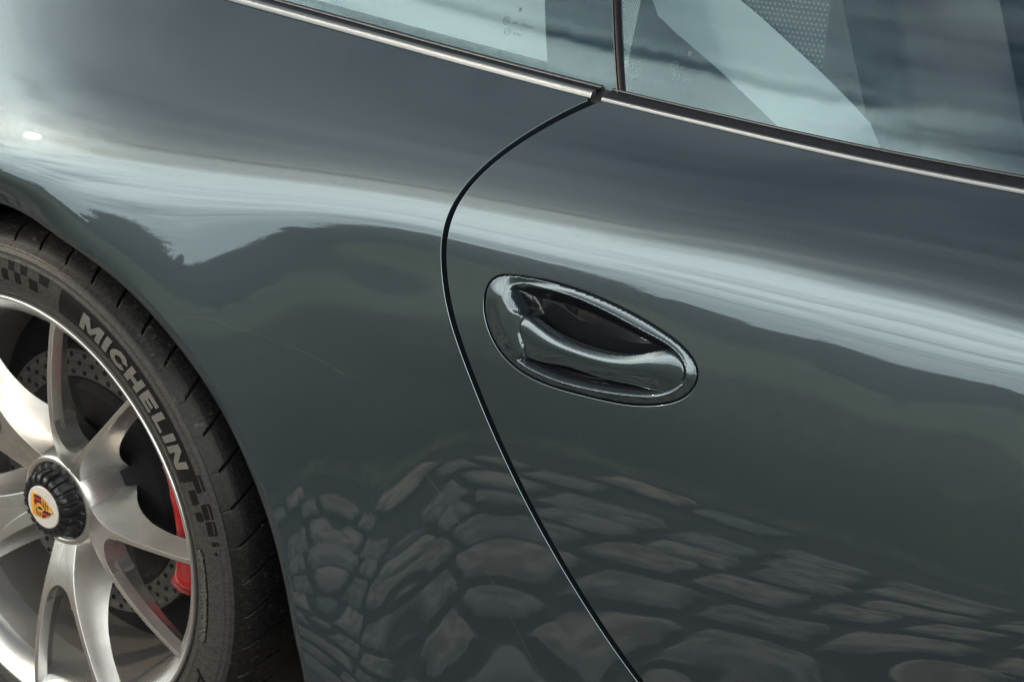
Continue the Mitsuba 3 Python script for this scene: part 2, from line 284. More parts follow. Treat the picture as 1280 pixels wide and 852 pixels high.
# control net of the body side, 43 stations along x by 21 heights, and the lines drawn on it (x, z)
COEF = np.array([.3634,.2640,.1897,.1431,.1216,.1115,.1057,.1014,.1050,.1206,.1518,.2009,.2563,.2542,.2352,.2386,.2477,.2638,.2818,.3054,.0000,
.3503,.2498,.1760,.1296,.1069,.0967,.0899,.0851,.0864,.0977,.1230,.1677,.2136,.2113,.1961,.2029,.2157,.2357,.2577,.2853,.0000,
.3361,.2361,.1618,.1149,.0926,.0818,.0745,.0678,.0666,.0747,.0946,.1338,.1725,.1720,.1605,.1707,.1873,.2112,.2371,.2686,.0000,
.3220,.2222,.1490,.1023,.0782,.0672,.0601,.0547,.0524,.0552,.0678,.1003,.1359,.1361,.1284,.1420,.1623,.1901,.2200,.2555,.0000,
.3040,.2038,.1323,.0856,.0612,.0509,.0453,.0429,.0412,.0399,.0476,.0737,.1036,.1036,.0997,.1168,.1409,.1726,.2065,.2460,.0000,
.2762,.1758,.1039,.0584,.0369,.0307,.0271,.0279,.0282,.0263,.0329,.0539,.0756,.0745,.0746,.0950,.1230,.1588,.1968,.2404,.0000,
.2408,.1391,.0639,.0140,.0090,.0063,.0054,.0072,.0097,.0120,.0181,.0345,.0513,.0489,.0529,.0767,.1088,.1487,.1910,.2388,.0000,
.2093,.1058,.0298,-.0189,-.0205,-.0173,-.0158,-.0124,-.0078,-.0022,.0038,.0162,.0305,.0266,.0347,.0621,.0985,.1428,.1894,.2415,.0000,
.1862,.0824,.0069,-.0348,-.0417,-.0369,-.0334,-.0291,-.0236,-.0180,-.0121,-.0033,.0129,.0078,.0201,.0512,.0925,.1414,.1923,.2487,.0000,
.1726,.0670,-.0067,-.0467,-.0545,-.0507,-.0467,-.0420,-.0360,-.0305,-.0245,-.0197,.0008,-.0072,.0091,.0442,.0913,.1451,.2002,.2610,.0000,
.1648,.0589,-.0138,-.0519,-.0612,-.0587,-.0551,-.0502,-.0438,-.0364,-.0282,-.0106,.0096,-.0182,.0027,.0410,.0966,.1545,.2138,.2784,.0000,
.1628,.0566,-.0151,-.0522,-.0621,-.0612,-.0587,-.0541,-.0472,-.0394,-.0277,-.0091,.0246,-.0206,.0030,.0448,.1084,.1696,.2327,.3005,.0000,
.1657,.0597,-.0115,-.0478,-.0576,-.0586,-.0576,-.0536,-.0469,-.0394,-.0306,-.0147,-.0166,-.0097,.0104,.0562,.1258,.1894,.2557,.3264,.0000,
.1729,.0673,-.0037,-.0393,-.0483,-.0509,-.0524,-.0482,-.0415,-.0340,-.0268,-.0118,-.0061,.0055,.0235,.0718,.1466,.2114,.2807,.3536,.0000,
.1837,.0788,.0077,-.0276,-.0337,-.0387,-.0406,-.0366,-.0294,-.0216,-.0130,-.0036,.0083,.0226,.0388,.0879,.1662,.2326,.3047,.3800,.0000,
.1967,.0934,.0219,-.0138,-.0163,-.0227,-.0297,-.0210,-.0121,-.0009,.0086,.0180,.0283,.0392,.0527,.1004,.1819,.2507,.3256,.4034,.0000,
.2141,.1101,.0394,-.0016,.0088,-.0028,.0046,.0112,.0168,.0219,.0288,.0370,.0452,.0552,.0638,.1098,.1938,.2651,.3428,.4233,.0000,
.2308,.1306,.0579,.0172,-.0067,.0001,.0079,.0148,.0229,.0307,.0381,.0467,.0536,.0666,.0726,.1166,.2028,.2765,.3571,.4402,.0000,
.2610,.1604,.0893,.0427,.0255,.0303,.0343,.0384,.0416,.0457,.0494,.0554,.0614,.0718,.0798,.1213,.2099,.2857,.3692,.4548,.0000,
.2704,.1721,.0990,.0515,.0269,.0335,.0387,.0408,.0452,.0485,.0532,.0586,.0658,.0752,.0848,.1241,.2152,.2933,.3796,.4677,.0000,
.2807,.1821,.1084,.0589,.0343,.0348,.0395,.0447,.0480,.0516,.0560,.0615,.0683,.0787,.0874,.1265,.2187,.2993,.3882,.4801,.0000,
.2901,.1910,.1168,.0657,.0412,.0369,.0476,.0471,.0495,.0528,.0573,.0632,.0708,.0806,.0923,.1262,.2150,.2958,.3866,.4832,.0000,
.2952,.1970,.1216,.0695,.0420,.0372,.0415,.0510,.0505,.0539,.0582,.0643,.0722,.0812,.0924,.1283,.2094,.2921,.3828,.4868,.0000,
.2999,.2016,.1256,.0723,.0433,.0374,.0450,.0492,.0520,.0537,.0581,.0639,.0712,.0819,.0944,.1270,.2092,.2873,.3810,.4839,.0000,
.3025,.2042,.1278,.0733,.0428,.0357,.0465,.0424,.0559,.0535,.0567,.0636,.0723,.0797,.0911,.1286,.2037,.2821,.3760,.4823,.0000,
.3033,.2055,.1288,.0736,.0414,.0344,.0442,.0423,.0527,.0535,.0531,.0602,.0633,.0828,.0894,.1272,.1939,.2746,.3684,.4777,.0000,
.3026,.2053,.1286,.0727,.0393,.0312,.0407,.0413,.0493,.0524,.0513,.0522,.0574,.0845,.0899,.1230,.1858,.2670,.3616,.4709,.0000,
.3009,.2045,.1281,.0719,.0377,.0281,.0368,.0393,.0442,.0489,.0467,.0438,.0503,.0817,.0881,.1179,.1794,.2604,.3556,.4645,.0000,
.2991,.2037,.1281,.0724,.0384,.0283,.0347,.0390,.0424,.0455,.0420,.0369,.0451,.0743,.0890,.1188,.1780,.2577,.3525,.4616,.0000,
.2968,.2027,.1282,.0735,.0401,.0295,.0341,.0392,.0415,.0427,.0383,.0333,.0429,.0700,.0909,.1226,.1799,.2578,.3517,.4604,.0000,
.2939,.2015,.1285,.0750,.0426,.0316,.0346,.0398,.0415,.0408,.0358,.0321,.0433,.0682,.0940,.1287,.1843,.2602,.3527,.4606,.0000,
.2906,.2001,.1287,.0768,.0456,.0341,.0358,.0405,.0414,.0391,.0339,.0318,.0438,.0678,.0972,.1351,.1899,.2638,.3546,.4612,.0000,
.2868,.1984,.1289,.0788,.0486,.0369,.0373,.0410,.0412,.0375,.0322,.0317,.0440,.0680,.1003,.1412,.1959,.2681,.3572,.4621,.0000,
.2826,.1966,.1292,.0809,.0518,.0397,.0389,.0413,.0405,.0359,.0308,.0314,.0440,.0686,.1032,.1468,.2020,.2730,.3602,.4630,.0000,
.2783,.1948,.1296,.0831,.0549,.0425,.0404,.0414,.0396,.0344,.0295,.0310,.0439,.0694,.1061,.1519,.2079,.2780,.3635,.4641,.0000,
.2738,.1930,.1301,.0853,.0580,.0451,.0418,.0413,.0385,.0329,.0284,.0308,.0442,.0707,.1089,.1566,.2136,.2832,.3671,.4653,.0000,
.2693,.1913,.1308,.0876,.0610,.0477,.0430,.0410,.0372,.0314,.0275,.0307,.0449,.0722,.1118,.1610,.2191,.2884,.3709,.4667,.0000,
.2648,.1897,.1314,.0899,.0639,.0502,.0442,.0407,.0360,.0300,.0266,.0306,.0457,.0739,.1146,.1652,.2243,.2936,.3748,.4683,.0000,
.2604,.1881,.1321,.0922,.0668,.0527,.0453,.0403,.0347,.0287,.0258,.0306,.0466,.0758,.1175,.1693,.2294,.2987,.3788,.4702,.0000,
.2562,.1866,.1328,.0945,.0697,.0550,.0464,.0400,.0334,.0274,.0250,.0306,.0475,.0777,.1205,.1734,.2344,.3037,.3829,.4723,.0000,
.2520,.1851,.1336,.0968,.0725,.0574,.0475,.0396,.0322,.0261,.0243,.0306,.0485,.0796,.1234,.1774,.2393,.3088,.3869,.4748,.0000,
.2481,.1836,.1343,.0990,.0753,.0597,.0486,.0393,.0310,.0248,.0235,.0307,.0495,.0816,.1264,.1814,.2442,.3137,.3910,.4775,.0000,
.2441,.1821,.1350,.1013,.0781,.0620,.0497,.0390,.0298,.0235,.0227,.0307,.0505,.0835,.1293,.1855,.2491,.3188,.3951,.4802,.0000]).reshape(43, 21)
SEAM = [[0.594, 0.8628], [0.5801, 0.8536], [0.5647, 0.8393], [0.5523, 0.8264], [0.5412, 0.814], [0.533, 0.8011], [0.5273, 0.7865], [0.5239, 0.7723], [0.5227, 0.7578], [0.5235, 0.7411], [0.5257, 0.7264], [0.5309, 0.7068], [0.5382, 0.6879], [0.544, 0.6786], [0.561, 0.6469], [0.5803, 0.6154], [0.5963, 0.5899], [0.6163, 0.5609], [0.6351, 0.5377], [0.6637, 0.502], [0.6954, 0.4674], [0.7271, 0.4331], [0.7693, 0.3964]]
BELTQ = [[0.1559, 0.9056], [0.2015, 0.8982], [0.258, 0.8907], [0.3246, 0.8839], [0.4264, 0.8749], [0.5063, 0.8691], [0.5905, 0.8643]]
BELTD = [[0.6028, 0.8639], [0.6441, 0.8622], [0.6936, 0.8601], [0.7886, 0.8564], [0.875, 0.8552], [0.9429, 0.8526], [0.9938, 0.8513]]
HO = [[0.5718, 0.7045], [0.573, 0.7188], [0.5857, 0.7273], [0.607, 0.7311], [0.6408, 0.7323], [0.6768, 0.729], [0.7125, 0.723], [0.746, 0.7133], [0.7687, 0.7033], [0.7834, 0.6908], [0.7857, 0.6782], [0.7758, 0.6643], [0.7568, 0.6528], [0.726, 0.6449], [0.6869, 0.6421], [0.6485, 0.6427], [0.6128, 0.6505], [0.5924, 0.6623], [0.5804, 0.6801]]
HR = [[0.5988, 0.718], [0.6125, 0.6979], [0.6129, 0.681], [0.6178, 0.664], [0.6117, 0.6585], [0.6143, 0.656], [0.6357, 0.6519], [0.6633, 0.6504], [0.7033, 0.6511], [0.735, 0.6561], [0.7612, 0.6645], [0.7719, 0.6748], [0.7746, 0.683], [0.7709, 0.6916], [0.7591, 0.6992], [0.7477, 0.7042], [0.7366, 0.7074], [0.6921, 0.7168], [0.6468, 0.7238], [0.6243, 0.7231], [0.6062, 0.7219]]
HG = [[0.6138, 0.6972], [0.6125, 0.6809], [0.6189, 0.6646], [0.6572, 0.661], [0.702, 0.6593], [0.7343, 0.6608], [0.7573, 0.6626], [0.7719, 0.6748], [0.7746, 0.683], [0.7686, 0.693], [0.7591, 0.6992], [0.749, 0.6975], [0.7292, 0.6899], [0.7022, 0.6843], [0.6759, 0.6841], [0.6484, 0.6878], [0.6291, 0.6945], [0.6171, 0.6979]]
FILM1 = [[0.2515, 0.6244], [0.2564, 0.6291], [0.2668, 0.632], [0.3019, 0.6301], [0.3453, 0.6254], [0.3892, 0.6174], [0.4345, 0.6044]]
FILM2 = [[0.5244, 0.5347], [0.5566, 0.5036], [0.5847, 0.4727], [0.6136, 0.4369], [0.6382, 0.404], [0.665, 0.3682]]

# ------------------------------------------------------------------ the body side as a fair bicubic surface y = Y(x, z)
SX0, SZ0, SHX, SHZ, NX, NZ = -.8, .12, .08, .05, 43, 21
def _b(t, k):
    if k == 0: return np.stack([(1 - t) ** 3 / 6, (3 * t ** 3 - 6 * t ** 2 + 4) / 6, (-3 * t ** 3 + 3 * t ** 2 + 3 * t + 1) / 6, t ** 3 / 6], -1)
    return np.stack([-(1 - t) ** 2 / 2, (9 * t ** 2 - 12 * t) / 6, (-9 * t ** 2 + 6 * t + 3) / 6, t ** 2 / 2], -1)
def surf(x, z, kx=0, kz=0):
    x, z = np.asarray(x, float), np.asarray(z, float)
    u = np.clip((x - SX0) / SHX, 0, NX - 3 - 1e-9); v = np.clip((z - SZ0) / SHZ, 0, NZ - 3 - 1e-9)
    i, j = u.astype(int), v.astype(int)
    wx, wz = _b(u - i, kx) / SHX ** kx, _b(v - j, kz) / SHZ ** kz
    out = 0
    for a in range(4):
        for b in range(4): out = out + wx[..., a] * wz[..., b] * COEF[i + a, j + b]
    return out
def on_body(x, z):
    x, z = np.asarray(x, float), np.asarray(z, float)
    P = np.stack([x, surf(x, z), z], -1)
    n = np.stack([surf(x, z, 1, 0), -np.ones_like(x), surf(x, z, 0, 1)], -1)
    return P, n / np.linalg.norm(n, axis=-1, keepdims=True)

def resample(c, step):
    c = np.asarray(c, float); s = np.r_[0, np.cumsum(np.linalg.norm(np.diff(c, axis=0), axis=1))]
    n = max(2, int(round(s[-1] / step)) + 1)
    t = np.linspace(0, s[-1], n)
    return np.stack([np.interp(t, s, c[:, k]) for k in range(c.shape[1])], -1)
def smooth_curve(pts, step, closed=False, sigma=3.0):
    from scipy.interpolate import splprep, splev
    p = np.array(pts, float)
    if closed: p = np.vstack([p, p[:1]])
    tck, _ = splprep(p.T, s=len(p) * (sigma * 1e-3) ** 2 * .12, per=closed, k=3)
    return resample(np.stack(splev(np.linspace(0, 1, 800), tck), -1), step)

def mesh_poly(poly, h, bstep, fine=None, coarse=None):
    """Points (2D) and triangles of a polygon with an even interior grid; ring index lists for edges."""
    rings, pts = [], []
    for ring in [poly.exterior, *poly.interiors]:
        c = resample(np.array(ring.coords), bstep)[:-1]
        rings.append(np.arange(len(c)) + sum(len(p) for p in pts)); pts.append(c)
    x0, z0, x1, z1 = poly.bounds
    def grid(hh): return np.stack(np.meshgrid(np.arange(x0 + hh * .37, x1, hh), np.arange(z0 + hh * .41, z1, hh), indexing='ij'), -1).reshape(-1, 2)
    g = grid(h)
    if fine is not None:
        inb = (g[:, 0] > fine[0]) & (g[:, 0] < fine[1]) & (g[:, 1] > fine[2]); gc = grid(coarse)
        outb = ~((gc[:, 0] > fine[0] - coarse * .5) & (gc[:, 0] < fine[1] + coarse * .5) & (gc[:, 1] > fine[2] - coarse * .5))
        g = np.vstack([g[inb], gc[outb]])
    inner = poly.buffer(-.6 * min(h, bstep)); shapely.prepare(inner)
    g = g[shapely.contains_xy(inner, g[:, 0], g[:, 1])]
    P = np.vstack(pts + [g + np.random.default_rng(1).normal(0, h * 1e-3, g.shape)])
    tri = Delaunay(P).simplices; cen = P[tri].mean(1); shapely.prepare(poly)
    tri = tri[shapely.contains_xy(poly, cen[:, 0], cen[:, 1])]
    a, b, c = P[tri[:, 0]], P[tri[:, 1]], P[tri[:, 2]]; area = np.abs((b - a)[:, 0] * (c - a)[:, 1] - (b - a)[:, 1] * (c - a)[:, 0])
    tri = tri[area > 2e-3 * np.maximum(((b - a) ** 2).sum(1), np.maximum(((c - a) ** 2).sum(1), ((c - b) ** 2).sum(1)))]      # no slivers along straight edges
    return P, tri, rings

def panel(poly, h, place, bstep=.004, edge=lambda p: np.full(len(p), .0009), depth=.014, **k):
    """A sheet-metal panel: the polygon laid on the surface place(x, z) -> (points, normals), its edges rounded over and turned in."""
    P2, tri, rings = mesh_poly(poly, h, bstep, **k)
    P, N = place(P2[:, 0], P2[:, 1])
    V, NN, F = [P], [N], [tri]; at = len(P)
    for r in rings:
        c = P2[r]; t = np.roll(c, -1, 0) - np.roll(c, 1, 0); o2 = np.stack([t[:, 1], -t[:, 0]], -1); o2 /= np.linalg.norm(o2, axis=1, keepdims=True) + 1e-12
        probe = Point(*(c[0] + o2[0] * 3e-4))
        if poly.contains(probe): o2 = -o2
        Q, _ = place(c[:, 0] + o2[:, 0] * 1e-4, c[:, 1] + o2[:, 1] * 1e-4); o3 = Q - P[r]; n = N[r]
        o3 -= n * (o3 * n).sum(1, keepdims=True); o3 /= np.linalg.norm(o3, axis=1, keepdims=True) + 1e-12
        rad = edge(c)[:, None]; prev = r; m = len(r)
        for a, dep in ((.25, 0), (.5, 0), (.75, 0), (1, 0), (1, 1)):
            a = a * math.pi / 2
            V.append(P[r] + o3 * rad * math.sin(a) - n * (rad * (1 - math.cos(a)) + dep * depth)); NN.append(n * math.cos(a) + o3 * math.sin(a))
            cur = np.arange(at, at + m); at += m; k2 = np.roll(np.arange(m), -1)
            F += [np.stack([prev, cur, cur[k2]], 1), np.stack([prev, cur[k2], prev[k2]], 1)]; prev = cur
    return np.vstack(V), np.vstack(F), np.vstack(NN)

MIRROR = T().translate([0, 1.852, 0]).scale([1, -1, 1])
CAR = 'sports_car'
labels[CAR] = {'label': 'dark grey-green coupe seen close along its side, parked on the cobbled road', 'category': 'car'}
def part(name, shape, label=None, kind=None, mirror=False):
    key = put(f'{CAR}__{name}', shape, label, **({'kind': kind} if kind else {}))
    if mirror: put(f'{CAR}__{name}', {**shape, 'to_world': MIRROR})
    return key

seam = smooth_curve(SEAM, .004, sigma=1.6)
d0 = seam[0] - seam[2]; d0 /= np.linalg.norm(d0)
seam_line = LineString(np.vstack([seam[0] + d0 * .03, seam, [[seam[-1][0] + .03, .34], [seam[-1][0] + .035, .27], [seam[-1][0] + .02, .18]]]))
BELT = np.array(BELTQ + BELTD); kq = np.polyfit(BELT[:, 0], BELT[:, 1], 2)
def zb(x): return np.polyval(kq, np.clip(x, .05, 1.1)) + (x > 1.1) * (x - 1.1) * -.03 + np.where(x < .05, (.05 - x) * .10, 0)
ca = np.radians(np.arange(-40, 222, 2.0))
ARX = np.array([-41, -8.5, -2.3, 5.4, 11.6, 15.3, 20.5, 27.2, 38.4, 49.2, 59.6, 75, 91, 140, 221]); ARR = np.array([.46, .405, .393, .383, .379, .375, .374, .367, .365, .361, .356, .354, .354, .354, .40]) + .016
ar = np.interp(np.degrees(ca), ARX, ARR)
from scipy.ndimage import gaussian_filter1d
ar = gaussian_filter1d(ar, 4, mode='nearest')
arch = Polygon(np.stack([ar * np.cos(ca), .333 + ar * np.sin(ca)], -1).tolist() + [[-.4, 0], [.5, 0]])
xs = np.arange(-.75, 1.66, .01)
side = Polygon(np.vstack([np.stack([xs, zb(xs)], -1), [[1.66, .5], [1.60, .2], [.4, .2], [-.75, .2]]])).difference(arch.buffer(0))
halves = sorted(side.difference(seam_line.buffer(.0034, cap_style=2)).geoms, key=lambda g: -g.area)[:2]
fender, door = sorted(halves, key=lambda g: g.centroid.x)
ho = smooth_curve(HO, .002, closed=True, sigma=2.0)
handle_hole = Polygon(ho)
door = door.difference(handle_hole.buffer(.0010))
arch_b = arch.buffer(.003)
shapely.prepare(arch_b)
arch_edge = lambda p: np.where(shapely.contains_xy(arch_b, p[:, 0], p[:, 1]) & (p[:, 1] > .21), .016, .0009)
FINE = dict(fine=(-.3, 1.2, .28), coarse=.014)
Vf, Ff, Nf = panel(fender, .0045, on_body, edge=arch_edge, **FINE)
part('rear_fender', ply_n(Vf, Ff, Nf, 'paint'), 'rear fender bulging over the wheel arch', mirror=True)
Vd, Fd, Nd = panel(door, .0045, on_body, **FINE)
part('door', ply_n(Vd, Fd, Nd, 'paint'), mirror=True)
# dark door jamb behind the shut line, and the sheet behind the handle hole
def strip(line, w, off, bs):
    c = resample(np.array(line.coords), .01); t = np.gradient(c, axis=0); o = np.stack([t[:, 1], -t[:, 0]], -1); o /= np.linalg.norm(o, axis=1, keepdims=True)
    A, n = on_body(c[:, 0] + o[:, 0] * w, c[:, 1] + o[:, 1] * w); B, n2 = on_body(c[:, 0] - o[:, 0] * w, c[:, 1] - o[:, 1] * w)
    V = np.vstack([A - n * off, B - n2 * off]); m = len(c); k = np.arange(m - 1)
    return ply((V, np.stack([k, k + 1, k + 1 + m, k + m], 1)), bs, True)
part('door__seal', strip(seam_line, .014, .012, 'rubber'))

# ------------------------------------------------------------------ window belt trim, glass
def belt(x):
    P, n = on_body(x, zb(x)); z = np.array([0, 0, 1.0])
    t = np.gradient(P, axis=0); t /= np.linalg.norm(t, axis=1, keepdims=True)
    w = z - n * (n @ z)[:, None]; w -= t * (w * t).sum(1, keepdims=True); w /= np.linalg.norm(w, axis=1, keepdims=True)
    n = n - t * (n * t).sum(1, keepdims=True); n /= np.linalg.norm(n, axis=1, keepdims=True)
    return P, w, n
def sweep(x, prof, bs, cap=True, smooth=50):
    P, w, n = belt(x); prof = np.array(prof) * 1.22e-3; m, k = len(x), len(prof)
    V = (P[:, None] + prof[None, :, :1] * w[:, None] + prof[None, :, 1:] * n[:, None]).reshape(-1, 3)
    i, j = np.meshgrid(np.arange(m - 1), np.arange(k - 1), indexing='ij')
    Q = np.stack([i * k + j, (i + 1) * k + j, (i + 1) * k + j + 1, i * k + j + 1], -1).reshape(-1, 4); F = [Q[:, [0, 1, 2]], Q[:, [0, 2, 3]]]
    if cap:
        for b in (0, (m - 1) * k): F.append(np.array([[b, b + a, b + a + 1] for a in range(1, k - 1)]))
    return ply((V, np.vstack(F)), bs, smooth)
def arc(a0, b0, a1, b1, bulge, n=8):
    t = np.linspace(0, 1, n); return [(a0 + (a1 - a0) * s, b0 + (b1 - b0) * s + bulge * math.sin(math.pi * s)) for s in t]
xq, xd = np.r_[np.arange(-.07, .585, .008), .5910], np.arange(.6025, 1.66, .008)
low_q = [(.7, -6)] + arc(.7, -.2, 9.0, 1.3, 2.2, 14) + [(9.1, -6)]
gap_q = [(9.2, -6), (9.2, 1.1)] + arc(9.3, 1.2, 15.0, -1.6, .4) + [(15.0, -6)]
top_q = [(15.1, -6)] + arc(15.1, -1.2, 18.6, -1.6, .8, 14) + [(18.7, -6)]
part('window_trim', sweep(xq, low_q, 'trim_metal')); part('window_seal', sweep(xq, gap_q, 'seal_dark')); part('window_trim', sweep(xq, top_q, 'trim_grey'))
low_d = [(.7, -6)] + arc(.7, -.2, 5.4, .8, 1.5, 12) + [(5.5, -6)]
rub_d = [(5.6, -6), (5.6, .5)] + arc(5.7, .7, 15.4, -1.8, .8) + [(15.4, -6)]
top_d = [(15.5, -6)] + arc(15.5, -1.4, 18.4, -1.6, .9, 8) + [(18.5, -6)]
part('window_trim', sweep(xd, low_d, 'trim_metal')); part('window_seal', sweep(xd, rub_d, 'seal_rubber')); part('window_trim', sweep(xd, top_d, 'trim_grey'))
part('window_seal', sweep(np.linspace(.580, .616, 8), [(-1., -8), (.5, -2.6), (20., -4.2), (24., -4.4), (24., -9)], 'rubber'))
LEAN = math.radians(28)
_bx = np.arange(-.2, 1.8, .01); _P, _w, _n = belt(_bx); _base = _P + _w * .0225 - _n * .004
def glass(x, s, off=0.):
    """A point of the glazing: x along the car, s metres up the glass, off metres inboard."""
    x, s = np.broadcast_arrays(np.asarray(x, float), np.asarray(s, float))
    b = np.stack([np.interp(x, _bx, _base[:, k]) for k in range(3)], -1)
    lean = LEAN + s * .9
    d = np.stack([0 * s, np.sin(lean), np.cos(lean)], -1)
    return b + d * s[..., None] + np.stack([0 * s, np.cos(LEAN) * off + 0 * s, -np.sin(LEAN) * off + 0 * s], -1)
def pane(poly, h, off=0., bs='glass'):
    P2, tri, _ = mesh_poly(poly, h, h)
    return ply((glass(P2[:, 0], P2[:, 1], off), tri), bs, True)
GB = lambda s: .6155 - .446 * s            # rear edge of the door glass
def strip_poly(a, b, s0, s1): return Polygon([(a(s0), s0), (b(s0), s0), (b(s1), s1), (a(s1), s1)])
qpoly = Polygon([(-.06, -.008), (GB(-.008) - .0095, -.008), (GB(.30) - .0095, .30), (.16, .29), (.0, .10)])
dpoly = Polygon([(GB(-.008), -.008), (1.60, -.008), (1.42, .16), (1.18, .30), (GB(.30), .30)])
part('quarter_window', pane(qpoly, .012), 'fixed quarter window behind the door with a black printed border')
part('door_window', pane(dpoly, .012), 'door window reflecting streaky clouds')
frit = qpoly.difference(Polygon([(-.03, .0105), (.5235, .0105), (.410, .265), (.17, .262), (.01, .095)]))
part('quarter_window__printed_border', pane(frit, .006, .0012, 'frit_black'))
# upright seal between the two windows
def bar(f, wid, dep, s0, s1, bs):
    s = np.linspace(s0, s1, 30); V = []
    for du, dn in ((-wid / 2, .004), (-wid / 2, -dep), (-wid / 4, -dep - .0012), (wid / 4, -dep - .0012), (wid / 2, -dep), (wid / 2, .004)): V.append(glass(f(s) + du, s, dn))
    V = np.stack(V, 1).reshape(-1, 3); i, j = np.meshgrid(np.arange(29), np.arange(5), indexing='ij')
    return ply((V, np.stack([i * 6 + j, (i + 1) * 6 + j, (i + 1) * 6 + j + 1, i * 6 + j + 1], -1).reshape(-1, 4)), bs, 40)
part('window_seal', bar(lambda s: GB(s) - .0048, .0090, .0015, -.020, .30, 'seal_dark'))
part('window_seal', bar(lambda s: GB(s) - .0078, .0022, .0030, -.010, .30, 'trim_grey'))
def dots_mesh(centres, radii, off, n=8):
    a = np.arange(n) * 2 * np.pi / n; V, F = [], []
    for k, ((cx, cs_), r) in enumerate(zip(centres, radii)):
        V.append(glass(np.r_[cx, cx + r * np.cos(a)], np.r_[cs_, cs_ + r * np.sin(a)], off)); o = k * (n + 1)
        F += [[o, o + 1 + i, o + 1 + (i + 1) % n] for i in range(n)]
    return np.vstack(V), np.array(F)
cen, rad_ = [], []
for row in range(110):
    s = .004 + row * .0022
    for col in range(8):
        cen.append((GB(s) + .0022 + col * .0022 + (row % 2) * .0011, s)); rad_.append(.00088 * (1 - .075 * col))
part('door_window__printed_dots', ply(dots_mesh(cen, rad_, .0010), 'print_dark', True), kind='stuff')
def glass_text(text, h, x0, s0, bold=False):
    m = meshkit.text_mesh(text, h, .0002, bold); v = np.array(m.vertices)
    return glass(x0 + v[:, 0], s0 + v[:, 1] - .02 * v[:, 0] * 0, .0009 - v[:, 2]), np.array(m.faces)
def ring_mesh(x0, s0, r, w, n=28):
    a = np.arange(n) * 2 * np.pi / n; V = np.vstack([glass(x0 + r * np.cos(a), s0 + r * np.sin(a), .0009), glass(x0 + (r - w) * np.cos(a), s0 + (r - w) * np.sin(a), .0009)])
    k = np.arange(n); return V, np.vstack([np.stack([k, (k + 1) % n, (k + 1) % n + n], 1), np.stack([k, (k + 1) % n + n, k + n], 1)])
def shield_mark(x0, s0, h):
    p = np.array([(-.4, .5), (0, .56), (.4, .5), (.36, -.1), (0, -.55), (-.36, -.1)]) * h
    return glass(x0 + p[:, 0], s0 + p[:, 1], .0009), np.array([[0, 1, 2], [0, 2, 3], [0, 3, 5], [3, 4, 5]])
def stamp(x0, s0):
    return merge([shield_mark(x0 + .0145, s0 + .0165, .0045), glass_text('E1', .0030, x0 + .0016, s0 + .0016, True), ring_mesh(x0 + .0040, s0 + .0030, .0042, .0008),
                  glass_text('43R - 001623', .0026, x0 + .0105, s0 + .0015, True), ring_mesh(x0 + .0090, s0 - .0072, .0036, .0008), glass_text('E', .0026, x0 + .0080, s0 - .0085),
                  glass_text('M 530', .0022, x0 + .0160, s0 - .0090, True)])
part('door_window__safety_mark', ply(stamp(.6506, .0319), 'print_dark', False)); part('quarter_window__safety_mark', ply(stamp(.4610, .0365), 'print_dark', False))

# ------------------------------------------------------------------ cabin, roof, floor: what closes the car round the windows
def boxm(lo, hi): 
    b = trimesh.creation.box(bounds=[lo, hi]); return b
def quad_sheet(f, us, vs):
    U, Vv = np.meshgrid(us, vs, indexing='ij'); P = f(U, Vv); i, j = np.meshgrid(np.arange(len(us) - 1), np.arange(len(vs) - 1), indexing='ij'); k = len(vs)
    return P.reshape(-1, 3), np.stack([i * k + j, (i + 1) * k + j, (i + 1) * k + j + 1, i * k + j + 1], -1).reshape(-1, 4)
def roof(u, v):
    x = -.35 + 1.75 * u; e = glass(np.clip(x, -.2, 1.75), np.full_like(x, .292)); y0, z0 = e[..., 1], e[..., 2] - .25 * np.clip(.18 - x, 0, 1) ** 1.2 - .16 * np.clip(x - 1.15, 0, 1)
    y = y0 + (1.852 - 2 * y0) * v; return np.stack([x, y, z0 + .055 * (1 - (2 * v - 1) ** 4)], -1)
part('roof', ply(quad_sheet(roof, np.linspace(0, 1, 40), np.linspace(0, 1, 30)), 'paint', True))
part('floor', ply(boxm([-.7, .22, .14], [1.9, 1.63, .20]), 'cabin_dark'))
part('cabin_trim', ply(quad_sheet(lambda u, v: np.stack([-.12 + .66 * u, .335 + .12 * v + .0 * u, .80 + .40 * v], -1), np.linspace(0, 1, 8), np.linspace(0, 1, 6)), 'cabin_pale', True), 'pale trim behind the quarter window')
part('door_trim', ply(quad_sheet(lambda u, v: np.stack([.55 + 1.1 * u, .265 + .02 * np.sin(v * 3), .30 + .52 * v], -1), np.linspace(0, 1, 8), np.linspace(0, 1, 12)), 'cabin_dark', True), mirror=True)
part('bulkhead', ply(boxm([-.30, .36, .3], [-.24, 1.5, .86]), 'cabin_dark'))
def deck(u, v):
    x = -.76 + .74 * u; z0 = zb(x); y0 = surf(x, z0) + .002
    return np.stack([x, y0 + (1.852 - 2 * y0) * v, z0 - .004 + (.05 + .25 * u ** 1.6) * np.sin(np.pi * v) ** .75], -1)
part('rear_deck', ply(quad_sheet(deck, np.linspace(0, 1, 30), np.linspace(0, 1, 40)), 'paint', True))
def cushion(prof, y0, y1, r=.03):
    hulls = []
    for a, b in zip(prof[:-1], prof[1:]):
        P = []
        for (x, z, t) in (a, b):
            for yy in (y0 + r, y1 - r):
                s = m3.Manifold.sphere(t, 14).translate((x, yy, z)); P.append(s)
        hulls.append(m3.Manifold.batch_hull(P))
    return m3.Manifold.batch_boolean(hulls, m3.OpType.Add)
